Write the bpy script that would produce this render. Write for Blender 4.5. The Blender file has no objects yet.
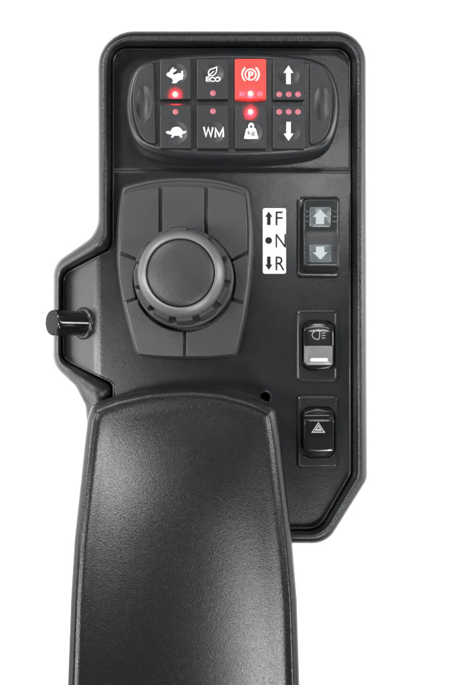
import bpy, bmesh, math, random
from mathutils import Vector
random.seed(4)
# ---------------------------------------------------------------- units
# one modelling unit ("u") is half a millimetre; x runs right, y runs down the console, z up from the face plate
S = 0.0005
D = 700.0           # camera height over the face plate, in u
CX, CY = 225.0, 342.5
sc = bpy.context.scene
COL = sc.collection
PI = math.pi

def rp(x, y, z):
    """position measured on the photo at height z -> true plan position"""
    k = (D - z) / D
    return (CX + (x - CX) * k, CY + (y - CY) * k)
def RL(pts, z): return [rp(p[0], p[1], z) for p in pts]
def V(x, y, z): return Vector(((x - CX) * S, (CY - y) * S, z * S))

# ---------------------------------------------------------------- materials
def mat(name, base, rough=0.45, bump=0.0, bscale=1000.0, metal=0.0, spec=0.5, coat=0.0, rvar=0.0,
        cvar=0.0, emit=None, estr=0.0, bump2=0.0, b2scale=200.0, detail=3.0, bdist=.0004, rscale=70, cscale=900):
    m = bpy.data.materials.new(name); m.use_nodes = True
    nt = m.node_tree; N = nt.nodes; L = nt.links
    b = N['Principled BSDF']
    b.inputs['Base Color'].default_value = (*base, 1)
    b.inputs['Roughness'].default_value = rough
    b.inputs['Metallic'].default_value = metal
    b.inputs['Specular IOR Level'].default_value = spec
    b.inputs['Coat Weight'].default_value = coat
    b.inputs['Coat Roughness'].default_value = 0.08
    tc = N.new('ShaderNodeTexCoord')
    if emit:
        b.inputs['Emission Color'].default_value = (*emit, 1); b.inputs['Emission Strength'].default_value = estr
    prev = None
    def add_bump(scale, strength, dist, det):
        nonlocal prev
        n = N.new('ShaderNodeTexNoise'); n.inputs['Scale'].default_value = scale
        n.inputs['Detail'].default_value = det; n.inputs['Roughness'].default_value = 0.55
        L.new(tc.outputs['Object'], n.inputs['Vector'])
        bp = N.new('ShaderNodeBump'); bp.inputs['Strength'].default_value = strength
        bp.inputs['Distance'].default_value = dist
        L.new(n.outputs['Fac'], bp.inputs['Height'])
        if prev: L.new(prev.outputs['Normal'], bp.inputs['Normal'])
        prev = bp
    if bump2: add_bump(b2scale, bump2, 0.0008, 2.0)
    if bump: add_bump(bscale, bump, bdist, detail)
    if prev: L.new(prev.outputs['Normal'], b.inputs['Normal'])
    if rvar:
        n = N.new('ShaderNodeTexNoise'); n.inputs['Scale'].default_value = rscale; n.inputs['Detail'].default_value = 6
        L.new(tc.outputs['Object'], n.inputs['Vector'])
        mr = N.new('ShaderNodeMapRange')
        mr.inputs['To Min'].default_value = rough - rvar; mr.inputs['To Max'].default_value = rough + rvar
        L.new(n.outputs['Fac'], mr.inputs['Value']); L.new(mr.outputs['Result'], b.inputs['Roughness'])
    if cvar:
        n = N.new('ShaderNodeTexNoise'); n.inputs['Scale'].default_value = cscale; n.inputs['Detail'].default_value = 5
        L.new(tc.outputs['Object'], n.inputs['Vector'])
        mx = N.new('ShaderNodeMix'); mx.data_type = 'RGBA'
        mx.inputs['A'].default_value = (*[c * (1 - cvar) for c in base], 1)
        mx.inputs['B'].default_value = (*[c * (1 + cvar) for c in base], 1)
        L.new(n.outputs['Fac'], mx.inputs['Factor']); L.new(mx.outputs['Result'], b.inputs['Base Color'])
    return m

M = {}
M['housing'] = mat('satin_black_plastic', (.013, .0145, .016), .25, bump=.5, bscale=2000, bdist=.0003, rvar=.05, cvar=.3)
M['plate'] = mat('face_plate_plastic', (.0105, .0118, .0131), .27, bump=.35, bscale=1500, bdist=.00018, rvar=.05, cvar=.25, bump2=.02, b2scale=520)
M['pod'] = mat('grey_pod_plastic', (.030, .0325, .034), .30, bump=.3, bscale=2400, rvar=.05, cvar=.2)
M['keypod'] = mat('keypad_frame_plastic', (.017, .019, .021), .29, bump=.2, bscale=2400, rvar=.05, cvar=.2)
M['pad'] = mat('grey_rubber_pad', (.030, .0325, .034), .36, bump=.3, bscale=2400, rvar=.05, cvar=.2)
M['button'] = mat('button_rubber', (.014, .0152, .0165), .35, bump=.3, bscale=2400, rvar=.05, cvar=.2)
M['cap'] = mat('dial_cap_plastic', (.021, .022, .023), .38, bump=.3, bscale=2400, rvar=.04, cvar=.2)
M['skirt'] = mat('dial_skirt_rubber', (.034, .036, .038), .5, bump=.2, bscale=1500)
M['silver'] = mat('satin_silver_ring', (.17, .175, .178), .42, metal=.5, bump=.12, bscale=2400, rvar=.05)
M['black']   = mat('gloss_black_plastic', (.008, .008, .009), .16, rvar=.03)
M['rocker'] = mat('rocker_black_plastic', (.012, .013, .014), .32, bump=.2, bscale=1500, rvar=.05)
M['bezel'] = mat('bezel_black_plastic', (.016, .017, .018), .22, bump=.15, bscale=1500, rvar=.04)
M['hole'] = mat('hole_shade_black', (.003, .003, .003), .9, spec=0.05)  # near-black without sheen stands in for the shade inside the screw hole
M['white'] = mat('white_print', (.68, .69, .69), .5, bump=.08, bscale=2500)
M['symgrey'] = mat('grey_print', (.30, .30, .30), .5)
M['ink'] = mat('black_ink', (.008, .008, .009), .5, spec=.25)
M['window'] = mat('translucent_grey_window', (.085, .097, .10), .22, bump=.25, bscale=900, rvar=.05, cvar=.45)
M['arrow'] = mat('pale_arrow_print', (.32, .35, .35), .4)
M['lens'] = mat('frosted_grey_lens', (.13, .13, .13), .3, bump=.15, bscale=900, rvar=.05, cvar=.2)
M['redkey'] = mat('backlit_red_key', (.55, .035, .03), .42, bump=.25, bscale=1600, emit=(1, .05, .035), estr=.34)
M['redsym']  = mat('pale_pink_print', (.85, .60, .58), .45, emit=(1, .45, .42), estr=.45)
M['ledoff'] = mat('pink_lamp_lens', (.36, .10, .13), .35, emit=(1, .16, .22), estr=.09)  # unlit lens; faint emission put in to brighten its pink
M['leddim']  = mat('dim_red_lamp_lens', (.65, .10, .14), .35, emit=(1, .12, .16), estr=.35)
M['ledon'] = mat('lit_red_lamp', (.4, .1, .08), .3, emit=(1, .55, .36), estr=1.35)
M['leather'] = mat('grained_armrest_skin', (.009, .0092, .0098), .25, bump=1.0, bscale=1750, bdist=.00012, rvar=.09, rscale=1900, cvar=.6, cscale=1700, bump2=.05, b2scale=60, detail=3)
M['endcap'] = mat('matt_black_cap', (.010, .010, .011), .6, spec=.2, bump=.2, bscale=1500)
M['backdrop']= mat('white_studio_backdrop', (.9, .9, .9), .7)

# ---------------------------------------------------------------- object helpers
def link(name, bm, m, parent=None, smooth=38, label=None, loc=None):
    bmesh.ops.remove_doubles(bm, verts=bm.verts, dist=S * 0.01)
    bmesh.ops.recalc_face_normals(bm, faces=bm.faces)
    for f in bm.faces: f.smooth = True
    lim = math.radians(smooth)
    for e in bm.edges:
        if len(e.link_faces) == 2:
            try: e.smooth = e.calc_face_angle() < lim
            except Exception: e.smooth = False
    me = bpy.data.meshes.new(name); bm.to_mesh(me); bm.free()
    me.materials.append(m)
    o = bpy.data.objects.new(name, me); COL.objects.link(o)
    if parent: o.parent = parent
    if label: o['label'] = label
    return o
def BM(): return bmesh.new()
def loft(bm, rings, closed=True, cap0=False, cap1=False):
    """rings of true (x,y,z); bridges them"""
    vs = [[bm.verts.new(V(*p)) for p in r] for r in rings]
    n = len(vs[0])
    for a, b in zip(vs, vs[1:]):
        for i in range(n if closed else n - 1):
            j = (i + 1) % n
            try: bm.faces.new((a[i], a[j], b[j], b[i]))
            except ValueError: pass
    if cap0: bm.faces.new(vs[0])
    if cap1: bm.faces.new(vs[-1])
    return vs
def rpoly(pts, seg=6, sub=0):
    """rounded polygon [(x,y,r)]; sub = extra points on each straight edge"""
    out = []; n = len(pts); ends = []
    for i in range(n):
        p = Vector(pts[i][:2]); r = pts[i][2] if len(pts[i]) > 2 else 0
        a = Vector(pts[i - 1][:2]); b = Vector(pts[(i + 1) % n][:2])
        d1 = (a - p); d2 = (b - p); l1 = d1.length; l2 = d2.length; d1 /= l1; d2 /= l2
        ang = d1.angle(d2)
        t = min(r / max(math.tan(ang / 2), 1e-4), l1 * .48, l2 * .48) if r > 0 else 0
        if t <= 1e-4: ends.append([p] * (seg + 1)); continue
        p1 = p + d1 * t; p2 = p + d2 * t; arc = []
        rr = t * math.tan(ang / 2); c = p + (d1 + d2).normalized() * (rr / math.sin(ang / 2))
        v1 = p1 - c; v2 = p2 - c; A = v1.angle(v2)
        for k in range(seg + 1):
            s = k / seg
            arc.append(c + (v1 * math.sin((1 - s) * A) + v2 * math.sin(s * A)) / math.sin(A) if A > 1e-3 else p1.lerp(p2, s))
        ends.append(arc)
    for i in range(n):
        e = ends[i]; nx = ends[(i + 1) % n][0]
        pts_i = e if (e[0] - e[-1]).length > 1e-6 else [e[0]] 
        if sub_keep: pts_i = e
        out += [tuple(q) for q in pts_i]
        for k in range(1, sub + 1):
            q = e[-1].lerp(nx, k / (sub + 1)); out.append(tuple(q))
    return out
sub_keep = False
def area(p): return sum(p[i][0] * p[(i + 1) % len(p)][1] - p[(i + 1) % len(p)][0] * p[i][1] for i in range(len(p))) / 2
def inset(p, d):
    n = len(p); out = []; s = 1 if area(p) > 0 else -1
    for i in range(n):
        a = Vector(p[i - 1]); b = Vector(p[i]); c = Vector(p[(i + 1) % n])
        e1 = (b - a); e2 = (c - b)
        if e1.length < 1e-6: e1 = e2
        if e2.length < 1e-6: e2 = e1
        e1 = e1.normalized(); e2 = e2.normalized()
        n1 = Vector((-e1.y, e1.x)) * s; n2 = Vector((-e2.y, e2.x)) * s
        m = n1 + n2
        if m.length < 1e-6: m = n1
        m.normalize(); k = 1 / max(m.dot(n1), .45)
        q = b + m * d * k; out.append((q.x, q.y))
    return out
def lift(p, z): return [(x, y, z) for x, y in p]
def pillow_rings(p, z0, z1, r, n=4, draft=0):
    rings = [lift(inset(p, -draft), z0), lift(p, z1 - r)]
    for k in range(1, n + 1):
        a = k / n * PI / 2
        rings.append(lift(inset(p, r * (1 - math.cos(a))), z1 - r + r * math.sin(a)))
    rings.append(lift(inset(p, r + .5), z1))
    return rings
def pillow(bm, p, z0, z1, r, n=4, draft=0):
    loft(bm, pillow_rings(p, z0, z1, r, n, draft), cap1=True)
def cr(pts, n=8, closed=True):
    out = []; m = len(pts)
    for i in range(m if closed else m - 1):
        g_ = lambda k: Vector(pts[k % m]) if closed else Vector(pts[max(0, min(m - 1, k))])
        a, b, c, d = g_(i - 1), g_(i), g_(i + 1), g_(i + 2)
        for k in range(n):
            t = k / n
            q = .5 * ((2 * b) + (c - a) * t + (2 * a - 5 * b + 4 * c - d) * t * t + (3 * b - a - 3 * c + d) * t ** 3)
            out.append((q.x, q.y))
    return out
def relax(p, n):
    for _ in range(n):
        p = [((p[i - 1][0] + 2 * p[i][0] + p[(i + 1) % len(p)][0]) / 4, (p[i - 1][1] + 2 * p[i][1] + p[(i + 1) % len(p)][1]) / 4) for i in range(len(p))]
    return p
def circ(cx, cy, r, n=64, ph=0): return [(cx + r * math.cos(ph + 2 * PI * i / n), cy + r * math.sin(ph + 2 * PI * i / n)) for i in range(n)]
def rrect(x0, y0, x1, y1, r, seg=6, sub=0): return rpoly([(x0, y0, r), (x1, y0, r), (x1, y1, r), (x0, y1, r)], seg, sub)
def densify(p, step):
    out = []
    for i in range(len(p)):
        a = Vector(p[i]); b = Vector(p[(i + 1) % len(p)]); l = (b - a).length
        k = max(1, int(l / step))
        for j in range(k): out.append(tuple(a.lerp(b, j / k)))
    return out
def lathe(bm, prof, cx, cy, n=96, cap_top=True, cap_bot=False):
    """prof [(r,z)] outside->inside"""
    loft(bm, [lift(circ(cx, cy, r, n), z) for r, z in prof], cap0=cap_bot, cap1=cap_top)

# flat print: lists of polygons (with holes when nested) -> mesh laid on zf(x,y)
def print_mesh(bm, polys, zf, off=.22):
    cu = bpy.data.curves.new('tmp', 'CURVE'); cu.dimensions = '2D'; cu.fill_mode = 'BOTH'
    for p in polys:
        sp = cu.splines.new('POLY'); sp.points.add(len(p) - 1)
        for q, v in zip(sp.points, p): q.co = (v[0], -v[1], 0, 1)
        sp.use_cyclic_u = True
    _curve_to(bm, cu, lambda x, y: (x, -y), zf, off)
def _lay(bm, me, mp, zf, off):
    t = bmesh.new(); vs = []
    for v in me.vertices: x, y = mp(v.co.x, v.co.y); vs.append(t.verts.new((x, y, 0)))
    for p in me.polygons:
        try: t.faces.new([vs[i] for i in p.vertices])
        except ValueError: pass
    bmesh.ops.triangulate(t, faces=t.faces)
    for _ in range(3):
        ed = [e for e in t.edges if e.calc_length() > 1.6]
        if not ed: break
        bmesh.ops.subdivide_edges(t, edges=ed, cuts=1); bmesh.ops.triangulate(t, faces=t.faces)
    mpv = {v: bm.verts.new(V(v.co.x, v.co.y, zf(v.co.x, v.co.y) + off)) for v in t.verts}
    for f in t.faces:
        try: bm.faces.new([mpv[v] for v in f.verts])
        except ValueError: pass
    t.free()
def _curve_to(bm, cu, mp, zf, off):
    o = bpy.data.objects.new('tmp', cu); COL.objects.link(o)
    dg = bpy.context.evaluated_depsgraph_get(); me = bpy.data.meshes.new_from_object(o.evaluated_get(dg))
    _lay(bm, me, mp, zf, off)
    bpy.data.objects.remove(o); bpy.data.curves.remove(cu); bpy.data.meshes.remove(me)
def text_mesh(bm, s, box, zf, off=.22, weight=0.0):
    """fit text into box (x0,y0,x1,y1) by its own bounding box"""
    cu = bpy.data.curves.new('tmp', 'FONT'); cu.body = s; cu.size = 10; cu.offset = weight; cu.resolution_u = 5
    o = bpy.data.objects.new('tmp', cu); COL.objects.link(o)
    dg = bpy.context.evaluated_depsgraph_get(); me = bpy.data.meshes.new_from_object(o.evaluated_get(dg))
    xs = [v.co.x for v in me.vertices]; ys = [v.co.y for v in me.vertices]
    ax, bx, ay, by = min(xs), max(xs), min(ys), max(ys)
    x0, y0, x1, y1 = box
    _lay(bm, me, lambda x, y: (x0 + (x - ax) / (bx - ax) * (x1 - x0), y1 - (y - ay) / (by - ay) * (y1 - y0)), zf, off)
    bpy.data.objects.remove(o); bpy.data.curves.remove(cu); bpy.data.meshes.remove(me)
def stroke(p, w, closed=False):
    n = len(p); L_, R_ = [], []
    for i in range(n):
        b = Vector(p[i])
        a = Vector(p[i - 1]) if (i > 0 or closed) else b; c = Vector(p[(i + 1) % n]) if (i < n - 1 or closed) else b
        t1 = (b - a) if (b - a).length > 0 else (c - b); t2 = (c - b) if (c - b).length > 0 else t1
        t1 = t1.normalized(); t2 = t2.normalized(); m = Vector((-(t1.y + t2.y), t1.x + t2.x))
        m.normalize(); k = 1 / max(m.dot(Vector((-t1.y, t1.x))), .5)
        L_.append(tuple(b + m * w / 2 * k)); R_.append(tuple(b - m * w / 2 * k))
    return [L_, R_] if closed else [L_ + R_[::-1]]
def arc(cx, cy, r, a0, a1, n=16): return [(cx + r * math.cos(math.radians(a0 + (a1 - a0) * i / n)), cy + r * math.sin(math.radians(a0 + (a1 - a0) * i / n))) for i in range(n + 1)]

def shift(pts, z): return [rp(x, y, z) for x, y in pts]

# ================================================================ setting
bm = BM(); s = 9.0
for a in [(-1, -1), (1, -1), (1, 1), (-1, 1)]: pass
vs = [bm.verts.new((a * s, b * s, -.36)) for a, b in [(-1, -1), (1, -1), (1, 1), (-1, 1)]]
bm.faces.new(vs); o = link('backdrop', bm, M['backdrop']); o['kind'] = 'structure'; o['label'] = 'plain bright white studio backdrop'

# ================================================================ control console
con = bpy.data.objects.new('control_console', None); COL.objects.link(con); con.location = (0, 0, 0)
con.empty_display_size = .02
con['label'] = 'dark grey machine control console with keypad, round dial and three rocker switches above the armrest'
con['category'] = 'control panel'

# ---- housing with its raised rim
sub_keep = True
OUT = [(98, 31, 36), (366, 31, 31), (367.5, 479, 18), (327, 543.5, 26), (200, 543.5, 3), (95, 543.5, 3), (88, 440, 3), (85, 405, 14), (75, 386, 14), (52.5, 365, 24), (53, 264, 23), (98, 233, 30)]
INN = [(113, 49, 13), (350, 49, 15), (350.5, 474, 18), (319, 528.5, 20), (200, 528.5, 3), (110, 528.5, 3), (113, 440, 3), (113.5, 383, 8), (92, 373, 10), (62.5, 358.5, 12), (63, 274.5, 13), (113, 249, 11)]
oc = rpoly(OUT, 8, 7); ic = rpoly(INN, 8, 7)
sub_keep = False
def zo(x):
    d = 97 - x
    if d <= -4: return 0
    return -0.8 * (d + 4) ** 2 / 16 if d < 4 else -0.8 * d
# the step: the face is 3 u lower around the keypad than below it
def zplate(x, y):
    st = max(0, min(1, (173 - y) / 5.0)); st = st * st * (3 - 2 * st)
    return zo(x) - 2.4 * st
prof = [(0.10, None), (0.02, -14), (0.0, 3), (0.03, 8), (0.09, 11.5), (0.18, 14), (0.30, 15.4), (0.43, 15.9), (0.56, 14.8), (0.67, 12), (0.77, 8), (0.85, 2), (0.91, -4), (0.94, -9)]
rings = []
for t, z in prof:
    ring = []
    for (a, b), (c, d) in zip(oc, ic):
        x = a + (c - a) * t; y = b + (d - b) * t
        base = zo(x) * (1 if y < 372 else max(0, 1 - (y - 372) / 30))
        zz = -78 if z is None else z + base
        if z is None: X, Y = rp(x, y, 0); ring.append((X + (CX - X) * .02, Y + (CY - Y) * .02, -78)); continue
        ring.append((*rp(x, y, max(zz, -60)), zz))
    rings.append(ring)
bm = BM(); loft(bm, rings, cap0=True)
link('housing', bm, M['housing'], con, 60)

# ---- face plate: grid sheet under the rim + rolled edge
mid = [(a + (c - a) * .86, b + (d - b) * .86) for (a, b), (c, d) in zip(oc, ic)]
def inside(x, y, p):
    r = False; n = len(p)
    for i in range(n):
        x1, y1 = p[i]; x2, y2 = p[i - 1]
        if (y1 > y) != (y2 > y) and x < (x2 - x1) * (y - y1) / (y2 - y1) + x1: r = not r
    return r
bm = BM(); g = 1.5; V_ = {}
nx = int((352 - 58) / g); ny = int((532 - 46) / g)
def gv(i, j):
    if (i, j) not in V_:
        x = 58 + i * g; y = 46 + j * g; z = zplate(x, y) - .6; V_[(i, j)] = bm.verts.new(V(*rp(x, y, z), z))
    return V_[(i, j)]
HOLE = (265.2, 397.5)
for i in range(nx):
    for j in range(ny):
        x = 58 + (i + .5) * g; y = 46 + (j + .5) * g
        if inside(x, y, ic) and (x - HOLE[0]) ** 2 + (y - HOLE[1]) ** 2 > 5.2 ** 2:
            bm.faces.new((gv(i, j), gv(i + 1, j), gv(i + 1, j + 1), gv(i, j + 1)))
lathe(bm, [(7.4, -.75), (6.6, -.42), (5.3, -.42)], *rp(*HOLE, 0), n=32, cap_top=False)
er = []
for off, dz in [(-1.2, -6), (-1.2, -.6), (-.9, .2), (-.2, .55), (.6, .35), (1.2, -.2), (1.7, -1.2)]:
    p = inset(ic, off)
    er.append([(*rp(x, y, zplate(x, y) + dz), zplate(x, y) + dz) for x, y in p])
loft(bm, er)
link('face_plate', bm, M['plate'], con, 50)
# raised moulding line below the keypad
# ---- screw hole beside the armrest corner
hx, hy = HOLE
bm = BM(); lathe(bm, [(5.3, -.45), (5.1, -1.5), (4.9, -14)], *rp(hx, hy, 0), n=32)
link('screw_hole', bm, M['hole'], con)

# ---------------------------------------------------------------- keypad
KZ = 22.0
KP_ = [(151, 57.5, 26), (200, 52, 60), (265, 52, 60), (316, 57, 26), (336, 78, 30), (341, 106, 50), (334, 142, 24), (310, 156.5, 20), (232, 159.5, 60), (155, 156.5, 20), (132, 144, 22), (124.5, 108, 50), (131, 76, 28)]
KP = [(148, 58.5), (175, 54.5), (205, 52.6), (232, 52.2), (260, 52.6), (290, 54.5), (314, 58.5), (328, 66), (336, 80), (340, 98), (339.5, 118), (335, 136), (326, 148.5), (308, 154.5), (280, 157.8), (232, 159.5), (185, 158), (157, 154.5), (138.5, 147), (129, 132), (125, 112), (125.4, 94), (129.5, 76), (136.5, 65)]
kp = RL(relax(densify(cr(KP, 6), 3), 3), KZ - 6)
bm = BM()
rg = [lift(inset(kp, -1), -5), lift(kp, KZ - 11)]
for ins, z in [(.5, KZ - 8), (1.6, KZ - 5.6), (3.2, KZ - 3.6), (5.0, KZ - 2.3), (6.4, KZ - 1.8), (7.2, KZ - 1.8), (7.8, KZ - 2.3), (8.4, KZ - 2.4)]: rg.append(lift(inset(kp, ins), z))
loft(bm, rg, cap1=True)
link('keypad_frame', bm, M['keypod'], con, 50)

def dimple_block(bm, outline, z0, z1, r, c, ra, rb, depth, n=3):
    """raised block whose top carries an oval finger dimple"""
    o_ = densify(outline, 2.2)
    rings = pillow_rings(o_, z0, z1, r, n)
    top = [(x, y) for x, y, z in rings[-1]]
    ang = [math.atan2((y - c[1]) / rb, (x - c[0]) / ra) for x, y in top]
    for f in [1.12, 1.04, 1.0, .95, .86, .72, .55, .36, .16]:
        z = z1 - depth * max(0, (1 - f * f)) if f < .97 else z1 - (depth * .02 if f == 1 else 0)
        rings.append([(c[0] + ra * f * math.cos(a), c[1] + rb * f * math.sin(a), z) for a in ang])
    loft(bm, rings, cap1=True)
BT = KZ + 3.2        # top of the buttons
def zdim(c, R, depth):
    def f(x, y):
        q = ((x - c[0]) ** 2 + (y - c[1]) ** 2) / R ** 2
        return BT - depth * max(0, 1 - q)
    return f
def led(parent, px, py, on=False, dim=False, z=BT):
    x, y = rp(px, py, z)
    bm = BM(); r = 2.4
    lathe(bm, [(r + .5, z - .5), (r + .45, z + .1), (r, z + .35), (r * .8, z + .75), (r * .5, z + 1.05), (r * .2, z + 1.15)], x, y, n=24)
    o = link('indicator_light', bm, M['ledon'] if on else (M['leddim'] if dim else M['ledoff']), parent, 70,
             'lit indicator light glowing red' if on else None)
    if on:
        L = bpy.data.lights.new('added_halo_spot', 'SPOT'); L.spot_size = math.radians(112); L.spot_blend = 1.0; L.color = (1, .012, .03); L.energy = HALO_W; L.shadow_soft_size = 1.2 * S  # added spot above the lens, aimed down to throw its red halo
        lo = bpy.data.objects.new('added_halo_spot', L); COL.objects.link(lo); lo.location = V(x, y, z + 7.0)
    return o
HALO_W = .075
def button(x0, y0, x1, y1, dc, dr, m='button', label=None, depth=2.1):
    p = RL(rrect(x0, y0, x1, y1, 1.8, 4), BT)
    c = rp(*dc, BT)
    bm = BM(); dimple_block(bm, p, KZ - 6, BT, .9, c, dr, dr, depth)
    b = link('push_button', bm, M[m], con, 40, label)
    return b, zdim(c, dr, depth)
def T(pts, ox, oy, k=9.0, z=BT): return shift([(ox + x / k, oy + y / k) for x, y in pts], z)
def add_print(name, parent, polys, zf, m='white', off=.22):
    bm = BM(); print_mesh(bm, polys, zf, off); return link(name, bm, M[m], parent)
def add_text(name, parent, s, box, zf, m='white', z=BT, weight=0, off=.22):
    a = rp(box[0], box[1], z); b = rp(box[2], box[3], z)
    bm = BM(); text_mesh(bm, s, (*a, *b), zf, off, weight); return link(name, bm, M[m], parent)

# 1 rabbit
b, zf = button(159.7, 58.6, 191, 99.2, (176.3, 73.3), 10, label='push button with white running rabbit symbol')
rab = [(103, 219), (107, 208), (117, 201), (127, 197), (134, 184), (145, 168), (156, 156), (165, 151), (170, 153), (168, 162), (160, 174), (174, 168), (186, 166), (194, 171), (190, 180), (176, 190), (163, 198), (158, 208), (166, 217), (180, 214), (196, 206), (212, 202), (226, 204), (233, 208), (234, 198), (236, 188), (243, 181), (250, 184), (253, 193), (250, 206), (254, 222), (252, 238), (246, 250), (252, 256), (247, 264), (232, 266), (218, 270), (206, 280), (198, 291), (190, 299), (172, 300), (155, 298), (152, 291), (162, 284), (160, 270), (152, 254), (140, 246), (126, 243), (112, 236), (104, 229)]
add_print('symbol', b, [T(rab, 155, 50)], zf); led(b, 175.2, 94.2, True)
# 2 turtle
b, zf = button(159.7, 104.8, 191, 148.4, (176.2, 132.3), 11, label='push button with white turtle symbol')
tur = [(99, 334), (103, 325), (120, 321), (138, 325), (146, 306), (158, 291), (178, 284), (200, 282), (220, 288), (236, 302), (248, 321), (262, 326), (277, 321), (284, 331), (268, 342), (248, 346), (240, 356), (243, 378), (226, 379), (218, 361), (172, 361), (163, 378), (146, 381), (142, 374), (152, 366), (148, 353), (118, 349), (101, 344)]
add_print('symbol', b, [T(tur, 155, 95)], zf); led(b, 175.5, 111.8)
# 3 eco
b, zf = button(196.7, 58.6, 228.5, 99.2, (213.2, 73.6), 10, label='push button with white leaf and the word ECO')
leaf = [(158, 226), (148, 212), (147, 194), (156, 177), (172, 166), (196, 160), (222, 152), (223, 172), (216, 198), (202, 216), (184, 225)]
add_print('symbol', b, [q for q in stroke(T(leaf, 192, 50), 1.0, True)], zf)
add_print('symbol', b, stroke(T([(146, 232), (166, 210), (184, 196), (198, 182)], 192, 50), .9), zf, off=.3)
add_text('lettering', b, 'ECO', (205.8, 76.2, 220.6, 81.7), zf, weight=.42); led(b, 213, 93.2)
# 4 WM
b, zf = button(196.7, 104.8, 228.6, 148.5, (213.4, 132.3), 11, label='push button with white letters WM')
add_print('lettering', b, stroke(RL([(203.8, 126.9), (205.9, 136), (208.3, 127.6), (210.7, 136), (212.8, 126.9)], BT), 1.7), zf)
add_print('lettering', b, stroke(RL([(215.3, 137), (215.6, 128.2), (219.3, 135.4), (223.0, 128.2), (223.3, 137)], BT), 1.7), zf, off=.24); led(b, 213, 111.2)
# 5 parking brake
b, zf = button(234.8, 58.6, 266.3, 99.2, (250.6, 74), 9.5, 'redkey', label='backlit red push button with parking brake symbol')
c = rp(250.6, 74.1, BT)
add_print('symbol', b, stroke(arc(*c, 5.2, 0, 348, 40), 1.25, True), zf, 'redsym')
for a in (180, 0): add_print('symbol', b, stroke(arc(*c, 8.1, a - 52, a + 52, 14), 1.5), zf, 'redsym')
add_text('lettering', b, 'P', (248.4, 70.7, 253.6, 78), zf, 'redsym', weight=.35)
led(b, 241.8, 93.8, dim=True); led(b, 250.6, 93.6, True); led(b, 260, 93.8, dim=True)
# 6 weight
b, zf = button(234.8, 104.8, 266.5, 148.6, (251, 132.6), 11, label='push button with white kilogram weight symbol')
wt = [(144, 392), (147, 372), (164, 302), (176, 295), (184, 289), (182, 272), (190, 257), (202, 249), (217, 249), (229, 257), (236, 271), (234, 289), (243, 295), (252, 302), (270, 372), (273, 392)]
add_print('symbol', b, [T(wt, 228, 95), circ(*rp(228 + 209 / 9, 95 + 281 / 9, BT), 1.25, 20)], zf)
add_text('lettering', b, 'kg', (247.9, 130, 255, 135.6), zf, 'ink', off=.45); led(b, 250.6, 111.7, True)
# 7/8 arrows
def arrow(x, y0, y1, w, hw, head, up=True):
    p = [(x, y0), (x + w, y0 + head), (x + hw, y0 + head), (x + hw, y1), (x - hw, y1), (x - hw, y0 + head), (x - w, y0 + head)]
    return p if up else [(a, y0 + y1 - b_) for a, b_ in p]
b, zf = button(272.8, 58.6, 304.7, 99.7, (289, 75), 10.5, label='push button with white arrow pointing up')
add_print('symbol', b, [shift(arrow(288.6, 65.3, 84, 5.0, 2.3, 7), BT)], zf)
for x in (279.3, 288.8, 298): led(b, x, 94.3)
b, zf = button(272.8, 104.8, 304.8, 148.8, (289, 132), 11, label='push button with white arrow pointing down')
add_print('symbol', b, [shift(arrow(288.7, 121.8, 140.6, 5.0, 2.3, 7.5, False), BT)], zf)
for x in (279.3, 288.8, 298): led(b, x, 111.8)
# side pads
PL = [(154, 62), (155.2, 103), (155.8, 144)] + cr([(155.8, 144), (147, 142.5), (139, 132), (133.8, 115), (132.8, 96), (135.5, 78), (143, 66.5), (154, 62)], 6, False)
bm = BM(); dimple_block(bm, RL(relax(densify(PL, 1.2), 7), KZ), KZ - 5, KZ + 1.6, .9, rp(143.6, 103.6, KZ), 7.6, 17.2, 3.4)
link('finger_pad', bm, M['button'], con, 40)
PR = [(309.8, 145), (309.8, 103), (309.8, 62.5)] + cr([(309.8, 62.5), (321, 65), (328.5, 75), (332.2, 92), (332, 112), (328.5, 130), (321, 142), (309.8, 145)], 6, False)
bm = BM(); dimple_block(bm, RL(relax(densify(PR, 1.2), 7), KZ), KZ - 5, KZ + 1.6, .9, rp(321.8, 104, KZ), 7.6, 17.2, 3.4)
link('finger_pad', bm, M['button'], con, 40)

# ---------------------------------------------------------------- dial pod
PZ = 15.0
DP = [(121, 184, 5), (150, 177.5, 50), (184, 175.6, 90), (218, 177.5, 50), (249, 186, 6), (253, 215, 60), (253.6, 250, 60), (249, 290, 60), (238, 356, 5), (212, 359, 60), (184, 359.5, 80), (160, 359, 60), (134.5, 354, 5), (120.5, 300, 60), (115.6, 255, 60), (116, 215, 60)]
DP = cr([(120.5, 185.5), (150, 178), (184, 175.4), (219, 178), (250, 186.5)], 8, False) + cr([(250, 186.5), (253, 212), (254, 240), (252.5, 270), (247, 312), (237.5, 356.5)], 8, False) + cr([(237.5, 356.5), (212, 359), (185, 359.6), (160, 358.6), (135.5, 354.8)], 8, False) + cr([(135.5, 354.8), (124, 314), (118, 280), (115.6, 250), (116.6, 215), (120.5, 185.5)], 8, False)
dp = RL(relax(densify(DP, 1.6), 5), PZ - 4)
cxr, cyr = rp(180.5, 273, 66)            # dial axis, from its raised ring
wx, wy = rp(184.2, 280.2, PZ)
bm = BM()
rg = [lift(inset(dp, -1.0), -4), lift(dp, PZ - 9)]
for ins, z in [(.5, PZ - 6), (1.6, PZ - 3.4), (3.2, PZ - 1.6), (4.8, PZ - .8), (5.8, PZ - .9), (6.4, PZ - 1.6)]: rg.append(lift(inset(dp, ins), z))
lastp = inset(dp, 6.4)
ang = [math.atan2(y - wy, x - wx) for x, y in lastp]
for r, z in [(52.5, PZ - 1.7), (51.6, PZ - 2.4), (51, PZ - 9), (30, PZ - 9)]:
    rg.append([(wx + r * math.cos(a), wy + r * math.sin(a), z) for a in ang])
loft(bm, rg, cap1=True)
link('dial_base', bm, M['pod'], con, 40)
WC = (184.3, 280.6); WR = 51.3
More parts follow.
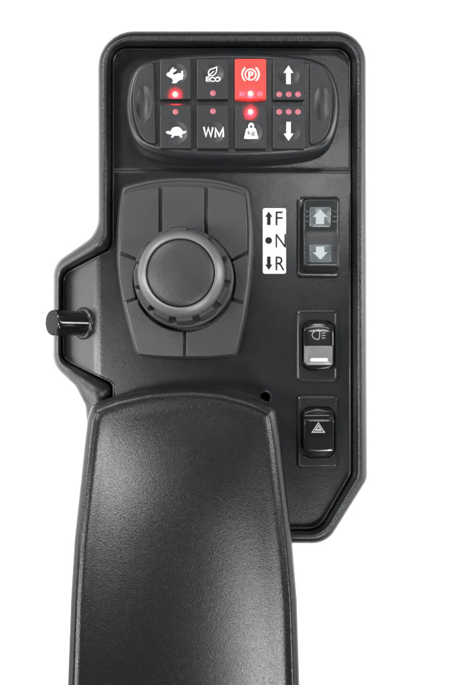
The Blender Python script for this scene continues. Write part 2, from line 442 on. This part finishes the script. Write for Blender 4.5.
def wp(dx, up=True): return (WC[0] + dx, WC[1] + (-1 if up else 1) * math.sqrt(WR ** 2 - dx ** 2))
def wang(p): return math.degrees(math.atan2(p[1] - WC[1], p[0] - WC[0]))
def padpoly(corners, a0, a1, n=12): return rpoly(corners, 4) + arc(*WC, WR, a0, a1, n)
def mkpad(poly):
    p = RL(poly, PZ + 2)
    bm = BM(); pillow(bm, densify(p, 3), PZ - 5, PZ + 3.0, .8, 3)
    link('dial_pad', bm, M['pad'], con, 35)
def corner(pts): return pts
mkpad([(138.4, 258.5), (119.8, 251), (121.5, 220), (124, 195), (141, 190), (158.6, 187.6)] + arc(*WC, WR, wang(wp(-25.7)), -180 + 30, 8))
mkpad([(162.6, 187.2), (183, 186.3), (204.2, 187)] + arc(*WC, WR, wang(wp(19.9)), wang(wp(-21.7)), 8))
mkpad([(208, 187.2), (228, 190), (245.3, 196), (247.3, 222), (247.3, 250.5), (231.2, 259)] + arc(*WC, WR, -30, wang(wp(23.7)), 8))
def wing(poly):
    bm = BM(); pillow(bm, densify(RL(poly, PZ + 1), 3), PZ - 5, PZ + 1.2, .8, 3)
    link('dial_wing', bm, M['pad'], con, 35)
wing([(118.9, 254.4), (137, 261.3)] + arc(*WC, WR, -160, -180, 4) + arc(*WC, WR, 180, 164, 4) + [(135.2, 297.4), (124, 301.2), (119.6, 280)])
wing([(248.6, 254), (231.8, 262)] + arc(*WC, WR, -19, 18, 8) + [(233, 298), (244.2, 301), (248, 280)])
mkpad([(125.8, 304.2), (138, 299)] + arc(*WC, WR, 152, wang(wp(-1.2, False)), 14) + [(183.1, 356.6), (160, 356.2), (137.8, 354)])
mkpad([(186.2, 356.6), (210, 356.2), (233.5, 354), (243, 304.2), (231, 301.2)] + arc(*WC, WR, 29, wang(wp(1.9, False)), 14))

# ---- rotary dial: notched skirt, silver ring, cap
bm = BM()
def gear(ro, ri, n=12, w=.30):
    p = []
    for k in range(n):
        a = 2 * PI * k / n + .12; st = 2 * PI / n
        for s_ in [0, .03]: p.append((ri, a + st * s_)) if s_ == 0 else None
        for s_ in (.0, .5, 1.0): p.append((ri, a + st * w * s_ * .9 + st * .03))
        for s_ in (0, .2, .4, .6, .8, 1.0): p.append((ro, a + st * w + (st * (1 - w)) * s_ * .98))
    return [(cxr + r * math.cos(a), cyr + r * math.sin(a)) for r, a in p]
G1 = gear(45.2, 40.2); G2 = gear(44.4, 39.6)
loft(bm, [lift(gear(46.6, 42.0), 10), lift(gear(46.2, 41.0), 30), lift(G1, 46), lift(G2, 52), lift(gear(43, 39.5), 54)], cap1=True)
dial = link('dial_knob', bm, M['skirt'], con, 30, 'round rotary dial with notched grip and silver ring')
k66 = (D - 66) / D
bm = BM(); lathe(bm, [(49.0, 4), (49.2, 14), (48.6, 17), (47.2, 18.2), (44, 18.4)], cxr, cyr)
link('dial_collar', bm, M['skirt'], dial, 40)
R1 = 44.2 * k66; R0 = 34.3 * k66
bm = BM(); lathe(bm, [(R1 - 1, 52), (R1 - .2, 54.5), (R1, 57), (R1 - .5, 60), (R1 - 1.8, 62.8), (R1 - 4, 65), (R1 - 6.4, 66.3), (R0 + 1.2, 67), (R0 + .3, 66.8), (R0, 66), (R0, 62)], cxr, cyr, n=128, cap_top=False)
link('dial_ring', bm, M['silver'], dial, 50)
Rc = 33.6 * k66
bm = BM(); lathe(bm, [(Rc, 60), (Rc, 65.8), (Rc - .3, 66.8), (Rc - 1.2, 67.6), (Rc - 4, 68.5), (Rc - 10, 69.6), (Rc - 18, 70.4), (Rc - 26, 70.8), (1.5, 71)], cxr, cyr, n=128)
link('dial_cap', bm, M['cap'], dial, 50)

# ---------------------------------------------------------------- side knob on the sloping flank
bx, by = rp(84, 323.4, -12)
def frame(t, r, a):   # along axis t, radius r, angle a
    ax = Vector((-.70, 0, .714)); u = Vector((.714, 0, .70)); v = Vector((0, 1, 0))
    p = Vector((bx, by, -13)) + ax * t + (u * math.cos(a) + v * math.sin(a)) * r
    return tuple(p)
def axloft(bm, prof, n=48, cap=True):
    loft(bm, [[frame(t, r, 2 * PI * i / n) for i in range(n)] for t, r in prof], cap1=cap)
bm = BM(); axloft(bm, [(-6, 12.4), (30, 12.9), (34, 13.0), (36.2, 12.9), (37.3, 12.4), (37.7, 11.8), (37.5, 11.6)], 64)
sk = link('side_knob', bm, M['black'], con, 50, 'small black knob with white pointer line')
bm = BM(); axloft(bm, [(-4, 16.6), (2, 16.6), (3, 16.0), (3.8, 15.0), (3.9, 13.8), (3.4, 12.2)], 48, False)
link('collar', bm, M['bezel'], sk, 50)
bm = BM()
A0 = PI * 0 + .08
loft(bm, [[frame(t, 13.1, a) for a in (-.045, .055)] for t in (2, 12, 25, 34.5)], closed=False)
link('pointer_line', bm, M['white'], sk)
bm = BM(); axloft(bm, [(37.2, 11.8), (37.7, 11.5), (37.95, 10.6), (38.1, 6), (38.1, 1)], 48)
link('end_cap', bm, M['endcap'], sk)
# stubby tab beside the collar

# ---------------------------------------------------------------- direction label
LZ = .35
bm = BM(); p = RL(rrect(262.8, 208.2, 286.1, 273.8, 2.0, 4), 0)
loft(bm, [lift(p, -.7), lift(p, LZ - .12), lift(inset(p, .15), LZ)], cap1=True)
lab = link('direction_label', bm, M['white'], con, 30, 'white label with arrows and letters F N R')
zl = lambda x, y: LZ
add_print('symbol', lab, [arrow(268.8, 211.6, 225.2, 3.7, 1.75, 5.4)], zl, 'ink')
add_print('symbol', lab, [circ(268.6, 240.6, 3.4, 28)], zl, 'ink')
add_print('symbol', lab, [arrow(268.8, 256.6, 270, 3.7, 1.75, 5.4, False)], zl, 'ink')
add_text('lettering', lab, 'F', (275.6, 211.6, 282.6, 225.4), zl, 'ink', z=0, weight=-.02)
add_text('lettering', lab, 'N', (275.6, 234, 285.9, 247.6), zl, 'ink', z=0, weight=-.02)
add_text('lettering', lab, 'R', (275.6, 256.6, 284.6, 270.4), zl, 'ink', z=0, weight=-.02)

# ---------------------------------------------------------------- rocker switches
def lrect(x0, y0, x1, y1, r, nseg=6, ny=24):
    """rounded rectangle as mirrored left/right point lists (for ladder caps)"""
    right = []
    for k in range(nseg + 1):
        a = -PI / 2 + k / nseg * PI / 2; right.append((x1 - r + r * math.cos(a), y0 + r + r * math.sin(a)))
    for k in range(1, ny): right.append((x1, y0 + r + (y1 - y0 - 2 * r) * k / ny))
    for k in range(nseg + 1):
        a = k / nseg * PI / 2; right.append((x1 - r + r * math.cos(a), y1 - r + r * math.sin(a)))
    left = [(x0 + x1 - x, y) for x, y in right][::-1]
    return right + left
def rocker_body(bm, x0, y0, x1, y1, r, zb, zf, er=1.6, bulge=0):
    p = lrect(x0, y0, x1, y1, r); cx_ = (x0 + x1) / 2; hw = (x1 - x0) / 2
    def bl(x, y):   # bowed ends
        t = (y - (y0 + y1) / 2) / ((y1 - y0) / 2)
        return y + bulge * t * abs(t) ** 3 * (1 - ((x - cx_) / hw) ** 2)
    rings = [[(x, bl(x, y), zb) for x, y in p]]
    for k in range(0, 5):
        a = k / 4 * PI / 2; q = inset(p, er * (1 - math.cos(a)))
        rings.append([(x, bl(x, y), zf(y) - er + er * math.sin(a)) for x, y in q])
    vs = loft(bm, rings)[-1]; n = len(vs) // 2; nc = 6
    # ladder top
    rows = []
    for i in range(n):
        a, b = vs[i], vs[-1 - i]; row = [a]
        for k in range(1, nc):
            co = a.co.lerp(b.co, k / nc)
            xx = co.x / S + CX; yy = CY - co.y / S
            row.append(bm.verts.new(V(xx, bl(xx, (CY - a.co.y / S)) if False else yy, co.z / S)))
        row.append(b); rows.append(row)
    if bulge:
        for row in rows:
            y_ = CY - row[0].co.y / S
            t = (y_ - (y0 + y1) / 2) / ((y1 - y0) / 2)
            for v in row[1:-1]:
                xx = v.co.x / S + CX
                ba = bulge * t * abs(t) ** 3
                e = 1 - ((row[0].co.x / S + CX - cx_) / hw) ** 2
                v.co.y -= (ba * (1 - ((xx - cx_) / hw) ** 2) - ba * e) * S
    for ra, rb in zip(rows, rows[1:]):
        for k in range(nc):
            try: bm.faces.new((ra[k], ra[k + 1], rb[k + 1], rb[k]))
            except ValueError: pass
def interp(tab):
    def f(y):
        if y <= tab[0][0]: return tab[0][1]
        for (a, za), (b, zb) in zip(tab, tab[1:]):
            if y <= b:
                t = (y - a) / (b - a); t = t * t * (3 - 2 * t) if smooth_i else t
                return za + (zb - za) * t
        return tab[-1][1]
    return f
smooth_i = False
def bezel(x0, y0, x1, y1, r, hx0, hy0, hx1, hy1, hr, zt, label):
    a = RL(lrect(x0, y0, x1, y1, r), zt); h = RL(lrect(hx0, hy0, hx1, hy1, hr), zt)
    bm = BM()
    loft(bm, [lift(inset(a, -.6), -1.5), lift(a, zt - 1.2), lift(inset(a, .35), zt - .4), lift(inset(a, 1.1), zt), lift(inset(a, 2.0), zt - .1), lift(inset(a, 2.8), zt - .7),
              lift(inset(h, -.8), zt - .7), lift(inset(h, -.2), zt - 1.0), lift(h, zt - 1.8), lift(h, -7)], cap1=True)
    return link('rocker_switch', bm, M['bezel'], con, 14, label)
# -- 1 direction rocker
b = bezel(298, 196.2, 339.8, 276, 4, 302.5, 199, 337, 271.5, 4, 6, 'rocker switch with up and down arrow windows')
z1 = interp([(196, 14), (200, 18.5), (203.5, 20), (229.5, 16.4), (232, 15.9), (235, 15.7), (238, 15.9), (241, 16.4), (265, 20.2), (267.5, 19.6), (272, 14)])
x0, y0 = rp(303.5, 199, 18); x1, y1 = rp(338.8, 270.5, 18)
bm = BM(); rocker_body(bm, x0, y0, x1, y1, 4.5, -5, z1, 1.8)
rk = link('rocker', bm, M['rocker'], b, 45)
def on_surf(bm, x0, y0, x1, y1, r, zf, h, e=.5):
    p = densify(rrect(x0, y0, x1, y1, r, 3), 2); top = [(x, y, zf(y) + h) for x, y in inset(p, e)]
    c = [(x, y, zf(y) - 1) for x, y in p]; m_ = [(x, y, zf(y) + h - e * .6) for x, y in p]
    loft(bm, [c, m_, top], cap1=True)
for (wy0, wy1, up) in [(207, 226.5, True), (244.2, 262.4, False)]:
    a = rp(309.9, wy0, 19.5); c = rp(331.2, wy1, 19.5)
    bm = BM(); on_surf(bm, a[0], a[1], c[0], c[1], 1.6, z1, .7)
    w = link('window', bm, M['window'], b, 40)
    q = (a[0] + c[0]) / 2
    add_print('arrow', w if False else b, [arrow(q - .3, a[1] + 2.2, c[1] - 2.6, 7.2, 4.1, 7.3, up)], lambda x, y: z1(y) + .7, 'arrow', .25)
    for sx in (0, 1):
        for k in range(3):
            yy = wy0 + 3.0 + k * 5.0
            u0 = rp(304.6 if sx == 0 else 332.4, yy, 19.5); u1 = rp(309 if sx == 0 else 337.6, yy + 2.2, 19.5)
            bm = BM(); on_surf(bm, u0[0], u0[1], u1[0], u1[1], .9, z1, 1.7, .7)
            link('grip_rib', bm, M['rocker'], b, 40)
# -- 2 work light rocker
b = bezel(297.4, 310.2, 337.8, 381.2, 4, 302, 320.5, 335, 370, 9, 3.2, 'rocker switch with headlight symbol and grey lens')
z2 = interp([(318, -2), (323, 4), (326, 7.8), (329, 10), (331, 10.8), (346, 12.2), (365.5, 10.8), (367, 9), (369, 5), (373, 0)])
x0, y0 = rp(303.6, 324, 9); x1, y1 = rp(333.6, 367.5, 9)
bm = BM(); rocker_body(bm, x0, y0, x1, y1, 5, -6, z2, 1.6, bulge=3.0)
link('rocker', bm, M['black'], b, 45)
a = rp(306, 345.8, 12); c = rp(332.4, 365, 11)
bm = BM(); on_surf(bm, a[0], a[1], c[0], c[1], 1.4, z2, .5, .4)
link('lens', bm, M['lens'], b, 40)
a = rp(310.5, 358.2, 12); c = rp(327.8, 361.4, 12)
bm = BM(); on_surf(bm, a[0], a[1], c[0], c[1], 1.2, z2, .95, .2)
link('marker_bar', bm, M['white'], b, 40)
hz = lambda x, y: z2(y)
D_ = [(148, 150), (136, 151), (122, 157), (113, 167), (111, 177), (116, 188), (127, 195), (144, 197), (147, 190), (149, 170)]
add_print('symbol', b, stroke(T(D_, 290, 300, 5, 12), .65, True), hz, 'symgrey', .3)
for k in range(4):
    yy = 152 + k * 12
    add_print('symbol', b, stroke(T([(158, yy + 4), (178, yy)], 290, 300, 5, 12), .6), hz, 'symgrey', .3)
# -- 3 hazard rocker
b = bezel(297.6, 396.2, 338, 468.2, 4, 302, 406.5, 335, 458.5, 9, 3.2, 'black rocker switch with hazard triangle')
z3 = interp([(404, 1), (409, 4), (412, 7), (416, 9.2), (417.6, 11.2), (418.8, 12.6), (420.5, 12.8), (436, 12.2), (448, 11.4), (452, 9.5), (457, 3), (460, 0)])
x0, y0 = rp(303.4, 410, 9); x1, y1 = rp(333.8, 454.5, 9)
bm = BM(); rocker_body(bm, x0, y0, x1, y1, 5, -6, z3, 1.6, bulge=3.0)
link('rocker', bm, M['black'], b, 45)
h3 = lambda x, y: z3(y)
tri = lambda k: T([(142, 640 - 30 * k), (142 + 35 * k, 640 + 24 * k), (142 - 35 * k, 640 + 24 * k)], 290, 300, 5, 13)
add_print('symbol', b, [tri(1.0), tri(.74)], h3, 'symgrey', .3)
add_print('symbol', b, [tri(.56), tri(.22)], h3, 'symgrey', .3)

# ================================================================ armrest
AZ = 52.0
AO = [(91, 405, 12), (119, 394.5, 30), (150, 388, 60), (188, 385.6, 90), (222, 388, 60), (252, 396, 60), (276.5, 406.5, 12), (281.5, 440, 60), (288, 500, 90), (293, 545, 90), (297.5, 600, 90), (300, 685, 90), (300, 800, 40),
      (67, 800, 40), (67, 685, 90), (70, 600, 90), (73.5, 540, 90), (80, 480, 90), (84.2, 440, 60), (87, 418, 8)]
ao = rpoly(AO, 6); ao = densify(ao, 5)
aor = RL(ao, AZ - 8)
arm_cx = 183
def crown(x, y):
    k = max(0, min(1, (y - 415) / 145)); k2 = max(0, min(1.3, (y - 560) / 125))
    xl = 104 - 12 * k - 5 * k2; xr = 258 + 16 * k + 7 * k2
    u = (2 * x - xl - xr) / (xr - xl)
    e = max(0, min(1, (y - 404 - 13 * ((x - 184) / 85) ** 2) / 110)); e = 1 - (1 - e) ** 2
    f = max(0, 1 - abs(u) ** 2.4)
    return AZ - 1.1 + 9.5 * f * e
rings = [lift(inset(aor, 3), -75), lift(inset(aor, .8), 10)]
p = aor; prev = 0
for ins, z in [(0, AZ - 20), (0, AZ - 13), (.5, AZ - 9), (1.6, AZ - 5.6), (3.0, AZ - 3.4), (4.4, AZ - 1.9), (5.6, AZ - .6), (6.6, AZ + .1), (7.6, AZ + .6), (8.6, AZ + .5), (9.6, AZ - .1), (10.8, AZ - .6), (12.4, AZ - .95), (15, AZ - 1.1)]:
    if ins > prev: p = relax(inset(p, ins - prev), 1)
    prev = ins
    rings.append(lift(p, z))
base = p
NT = 16
for k in range(1, NT + 1):
    t = k / NT; r = []
    for x, y in base:
        ty = max(475, min(700, y)); tx = 184; ty = round(ty / 5) * 5 if k == NT else ty
        X = x + (tx - x) * t; Y = y + (ty - y) * t
        r.append((X, Y, crown(X, Y)))
    rings.append(r)
bm = BM(); vs = loft(bm, rings, cap0=True)
arm = link('armrest', bm, M['leather'], None, 60)
arm['label'] = 'long black armrest with grained leather-look top, running down from below the dial'
arm['category'] = 'armrest'

# ================================================================ light
def area_light(name, loc, target, sx, sy, power, color=(1, 1, 1)):
    L = bpy.data.lights.new(name, 'AREA'); L.shape = 'RECTANGLE'; L.size = sx; L.size_y = sy; L.energy = power; L.color = color
    o = bpy.data.objects.new(name, L); COL.objects.link(o); o.location = loc
    d = Vector(target) - Vector(loc); o.rotation_euler = d.to_track_quat('-Z', 'Y').to_euler()
    return o
area_light('softbox_top_left', (-.40, .46, .50), (-.02, .02, 0), .12, .12, 4.6)
area_light('softbox_right', (.60, .10, .34), (0, -.03, 0), .035, .60, 4.2)
area_light('softbox_left', (-.55, -.03, .42), (0, -.05, 0), .035, .55, 3.6)
area_light('softbox_top', (.05, .62, .42), (.02, .05, 0), .45, .04, 1.3)
area_light('spot_panel', (.13, .208, .56), (.05, .08, 0), .04, .03, .62)
area_light('spot_corner', (.148, .365, .56), (.055, .14, 0), .03, .03, .22)
area_light('strip_front_right', (.19, -.35, .42), (.03, -.12, 0), .07, .18, 2.3)
area_light('strip_front_left', (-.255, -.08, .42), (-.05, -.07, 0), .06, .18, 1.6)
for x in (-.70, .70): area_light('added_backdrop_lamp', (x, 0, -.09), (x * .92, 0, -.36), .5, 1.2, 9)  # unseen lamps added at both sides to wash the backdrop white
w = bpy.data.worlds.new('World'); sc.world = w; w.use_nodes = True
w.node_tree.nodes['Background'].inputs['Color'].default_value = (1, 1, 1, 1)
w.node_tree.nodes['Background'].inputs['Strength'].default_value = .015

# ================================================================ camera
cam = bpy.data.cameras.new('camera'); co = bpy.data.objects.new('camera', cam); COL.objects.link(co)
co.location = (0, 0, D * S); co.rotation_euler = (0, 0, 0)
cam.sensor_fit = 'VERTICAL'; cam.sensor_height = 24; cam.lens = 12 / (342.5 / D)
cam.clip_start = .01; cam.clip_end = 50
sc.camera = co
sc.view_settings.view_transform = 'Standard'; sc.view_settings.look = 'None'
sc.view_settings.exposure = -0.4; sc.view_settings.gamma = 1
